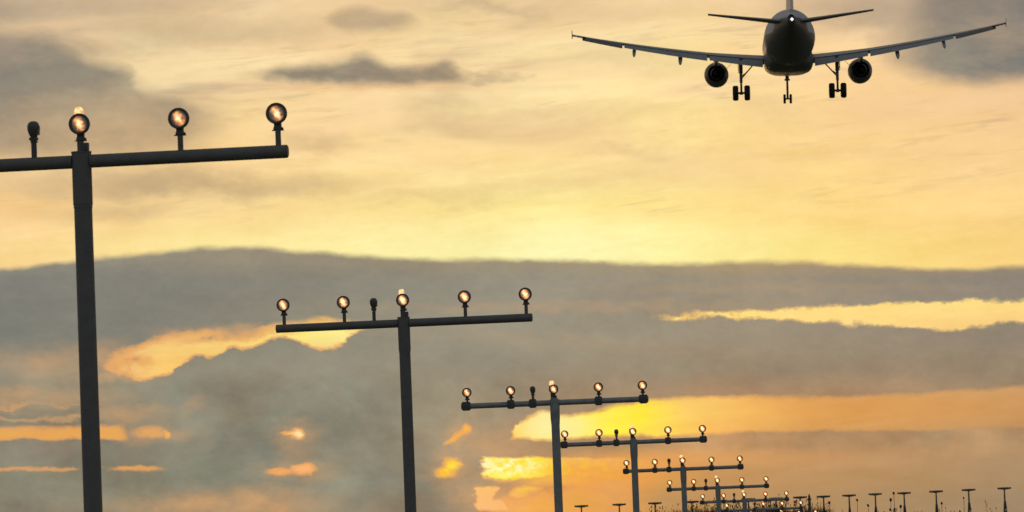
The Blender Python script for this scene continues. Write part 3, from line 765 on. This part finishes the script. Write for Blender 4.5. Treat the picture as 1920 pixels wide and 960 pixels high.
    for w in (-1, 1):
        bm = bmesh.new(); prof = [(.28, -.23), (.48, -.23), (.57, -.19), (.60, -.10), (.60, .10), (.57, .19), (.48, .23), (.28, .23), (.28, -.23)]
        lathe(bm, prof, 'Y', (0, 0, 0), 28); bmesh.ops.rotate(bm, cent=(0, 0, 0), matrix=Matrix.Rotation(R(90), 3, 'Z'), verts=bm.verts)
        o = build('wheel', bm, MAT['rubber'], gear, 40); o.location = (w*.46, 0, 0)
        # hub joined as the rim of this wheel
        bm2 = bmesh.new(); lathe(bm2, [(0, -.14), (.2, -.15), (.283, -.17), (.283, .17), (.2, .15), (0, .14)], 'Y', (0, 0, 0), 20)
        bmesh.ops.rotate(bm2, cent=(0, 0, 0), matrix=Matrix.Rotation(R(90), 3, 'Z'), verts=bm2.verts)
        me = bpy.data.meshes.new('tmp'); bm2.to_mesh(me); bm2.free()
        bm3 = bmesh.new(); bm3.from_mesh(o.data); bm3.from_mesh(me); bm3.to_mesh(o.data); bm3.free(); bpy.data.meshes.remove(me)
# fin
bm = bmesh.new()
secs = []
for k in range(7):
    h = k/6; z = 1.7 + h*6.1; le = -11.3 - h*5.3; c = 6.0 + (2.1 - 6.0)*h
    secs.append([(w, y, z) for (_, y, w) in foil(le, c, 0, 0, .10 - .01*h, 10, 0, 0)])
loft(bm, secs); build('tail_fin', bm, MAT['white_skin'], plane, 40)
bm = bmesh.new(); loft(bm, [[(w*2.2, y, z) for (_, y, w) in foil(le, c, 0, 0, .10, 10, 0, 0)] for le, c, z in ((-9.8, 7.8, 1.35), (-10.8, 6.6, 1.75))]); build('fin_fillet', bm, MAT['white_skin'], plane, 40)
bm = bmesh.new(); lathe(bm, [(0, -.12), (.05, -.11), (.085, -.06), (.09, 0), (0, .02)], 'Y', (0, 0, 0), 16)
o = build('tail_light', bm, WHITE, plane, 60); o.location = (.06, -19.9, .86)
bm = bmesh.new(); lathe(bm, [(.2, .05), (.23, -.02), (.20, -.1), (.15, -.1), (.12, .2)], 'Y', (0, 0, 0), 20)
o = build('exhaust_pipe', bm, MAT['inside'], plane, 50); o.location = (0, -19.8, 1.02)
# nose gear
bm = bmesh.new(); tube(bm, [(0, 0, 2.9), (0, 0, 1.5)], .15, 12); tube(bm, [(0, 0, 1.5), (0, 0, 0)], .09, 12); tube(bm, [(-.25, 0, 0), (.25, 0, 0)], .07, 10); tube(bm, [(-.1, -.12, 1.9), (0, -.14, 2.3), (.1, -.12, 1.9)], .07, 8)
tube(bm, [(-.22, -.05, 1.55), (.22, -.05, 1.55)], .07, 8); tube(bm, [(0, .1, 1.4), (0, 1.1, 2.6)], .05, 8)
for w in (-1, 1): tube(bm, [(w*.3, 0, 2.45), (0, 0, 1.75)], .04, 8)
ng = build('nose_landing_gear', bm, MAT['gear'], plane, 40); ng.location = (0, 12.6, -4.02)
for w in (-1, 1):
    bm = bmesh.new(); lathe(bm, [(0, -.06), (.15, -.08), (.25, -.10), (.35, -.10), (.385, -.05), (.385, .05), (.35, .10), (.25, .10), (.15, .08), (0, .06)], 'Y', (0, 0, 0), 24)
    bmesh.ops.rotate(bm, cent=(0, 0, 0), matrix=Matrix.Rotation(R(90), 3, 'Z'), verts=bm.verts)
    o = build('wheel', bm, MAT['rubber'], ng, 40); o.location = (w*.25, 0, 0)
    bm = bmesh.new(); box(bm, (w*.42, 0, 2.35), (.04, 1.3, .7), .01, Matrix.Rotation(0, 3, 'Y')); build('gear_door', bm, MAT['dark_wing'], ng)
pl = at(1478, 80, 378)
az = math.atan2(pl.x, pl.y)
plane.rotation_mode = 'QUATERNION'
rotm = Matrix.Rotation(-az + R(0.8), 3, 'Z') @ Matrix.Rotation(R(3.2), 3, 'X') @ Matrix.Rotation(R(.85), 3, 'Y')
plane.rotation_quaternion = rotm.to_quaternion()
plane.location = pl

# ------------------------------------------------------------------ vegetation
def blade(bm, p, h, w, lean, seg=3, yaw=0.0):
    cx, sx_ = math.cos(yaw), math.sin(yaw); L = []
    for k in range(seg+1):
        t = k/seg; ww = w*(1 - t*.85); c = Vector(p) + Vector((lean[0]*t*t*h, lean[1]*t*t*h, h*t))
        L.append((bm.verts.new(c + Vector((-ww*cx, -ww*sx_, 0))), bm.verts.new(c + Vector((ww*cx, ww*sx_, 0)))))
    for a, b in zip(L, L[1:]): bm.faces.new((a[0], a[1], b[1], b[0]))
    return Vector(p) + Vector((lean[0]*h, lean[1]*h, h))
bm = bmesh.new()
rnd = random.Random(3)
for i in range(34000):
    px = rnd.uniform(900, 1930)
    d = rnd.uniform(312, 336)
    q = at(px, 985, d); x, y = q.x, q.y
    z = ground_z(x, y)
    dens = 1.0 if 1170 < px < 1560 else (.35 if px > 1560 else .18)
    if 1290 < px < 1520: dens = 1.6
    if rnd.random() > dens/1.6: continue
    cl = .5 + .5*math.sin(px*.045 + math.sin(px*.017)*2)
    h = rnd.uniform(.5, 1.0) * (1.0 + .35*cl) * (1.0 if px < 1560 else .85)
    blade(bm, (x, y, z), h, rnd.uniform(.010, .03), (rnd.uniform(-.3, .3), rnd.uniform(-.2, .2)), 3, rnd.uniform(-.8, .8))
    if rnd.random() < .03*dens:         # flowering stalk with a head
        hh = h + rnd.uniform(.2, .75)
        e = blade(bm, (x, y, z), hh, .014, (rnd.uniform(-.12, .12), 0), 3, 0)
        n = rnd.choice((1, 1, 2, 3))
        for k in range(n):
            c = e + Vector((rnd.uniform(-.12, .12)*(n > 1), 0, -rnd.uniform(0, .3)*k))
            bmesh.ops.create_icosphere(bm, subdivisions=1, radius=1, matrix=Matrix.Translation(c) @ Matrix.Diagonal((rnd.uniform(.018, .034), .03, rnd.uniform(.05, .13), 1)))
gr = build('tall_grass', bm, MAT['grass']); gr['kind'] = 'stuff'; gr['label'] = 'tall dry grass and seed stalks on the low bank at the bottom edge'; gr['category'] = 'grass'

def thistle(px, ptop, depth, label, seed, spread=.28, nb=5):
    r = random.Random(seed); q = at(px, ptop, depth); gz = ground_z(q.x, q.y); H = q.z - gz
    t = thing('thistle', (q.x, q.y, gz), label, 'weed', 'tall thistles at the bottom right')
    bm = bmesh.new(); tips = [(Vector((r.uniform(-.03, .03), 0, H)))]
    tube(bm, [(0, 0, 0), tips[0]*.6, tips[0]], [.008, .006, .003], 6)
    for k in range(nb + 4):
        z0 = H*r.uniform(.70, .9); a = r.uniform(-PI, PI); L = spread*r.uniform(.4, 1)
        e = Vector((math.cos(a)*L, math.sin(a)*L, min(H - .02, z0 + L*r.uniform(.2, .9)))); mid = Vector((e.x*.6, e.y*.6, z0 + (e.z - z0)*.35))
        tube(bm, [(0, 0, z0), mid, e], [.004, .0035, .0025], 5); tips.append(e)
    for k in range(9):
        z0 = H*r.uniform(.1, .75); a = r.uniform(-PI, PI); blade(bm, (0, 0, z0), .16, .010, (math.cos(a)*1.1, math.sin(a)*.9), 3, a + 1.5)
    build('stem', bm, MAT['weed'], t)
    for e in tips:
        bm = bmesh.new(); lathe(bm, [(0, -.018), (.009, -.012), (.014, 0), (.010, .012), (.013, .018), (0, .021)], 'Z', (0, 0, 0), 8)
        o = build('flower_head', bm, MAT['weed'], t, 60); o.location = e; o.rotation_euler = (r.uniform(-.5, .5), r.uniform(-.6, .6), 0)
        s_ = r.uniform(.8, 1.3); o.scale = (s_, s_, s_)
thistle(1679, 925, 62, 'tallest thistle, with spreading heads just left of the twelfth far mast', 1, .22, 6)
thistle(1666, 938, 60, 'lower thistle left of the tallest one, heads close together', 2, .16, 4)
thistle(1691, 950, 63, 'short thistle half hidden at the foot of the tallest one', 3, .12, 3)
thistle(1768, 944, 60, 'thistle with a few heads between the third and second mast from the right', 4, .12, 4)
thistle(1806, 934, 66, 'thin lone thistle stalk just left of the second mast from the right', 5, .08, 2)
thistle(1605, 938, 70, 'slim thistle right of the second mast past the thick post', 6, .14, 4)
thistle(1556, 943, 70, 'small thistle close to the first mast past the thick post', 7, .12, 4)
thistle(1630, 948, 68, 'short thistle on the left foot of the mast before the tall clump', 8, .10, 3)
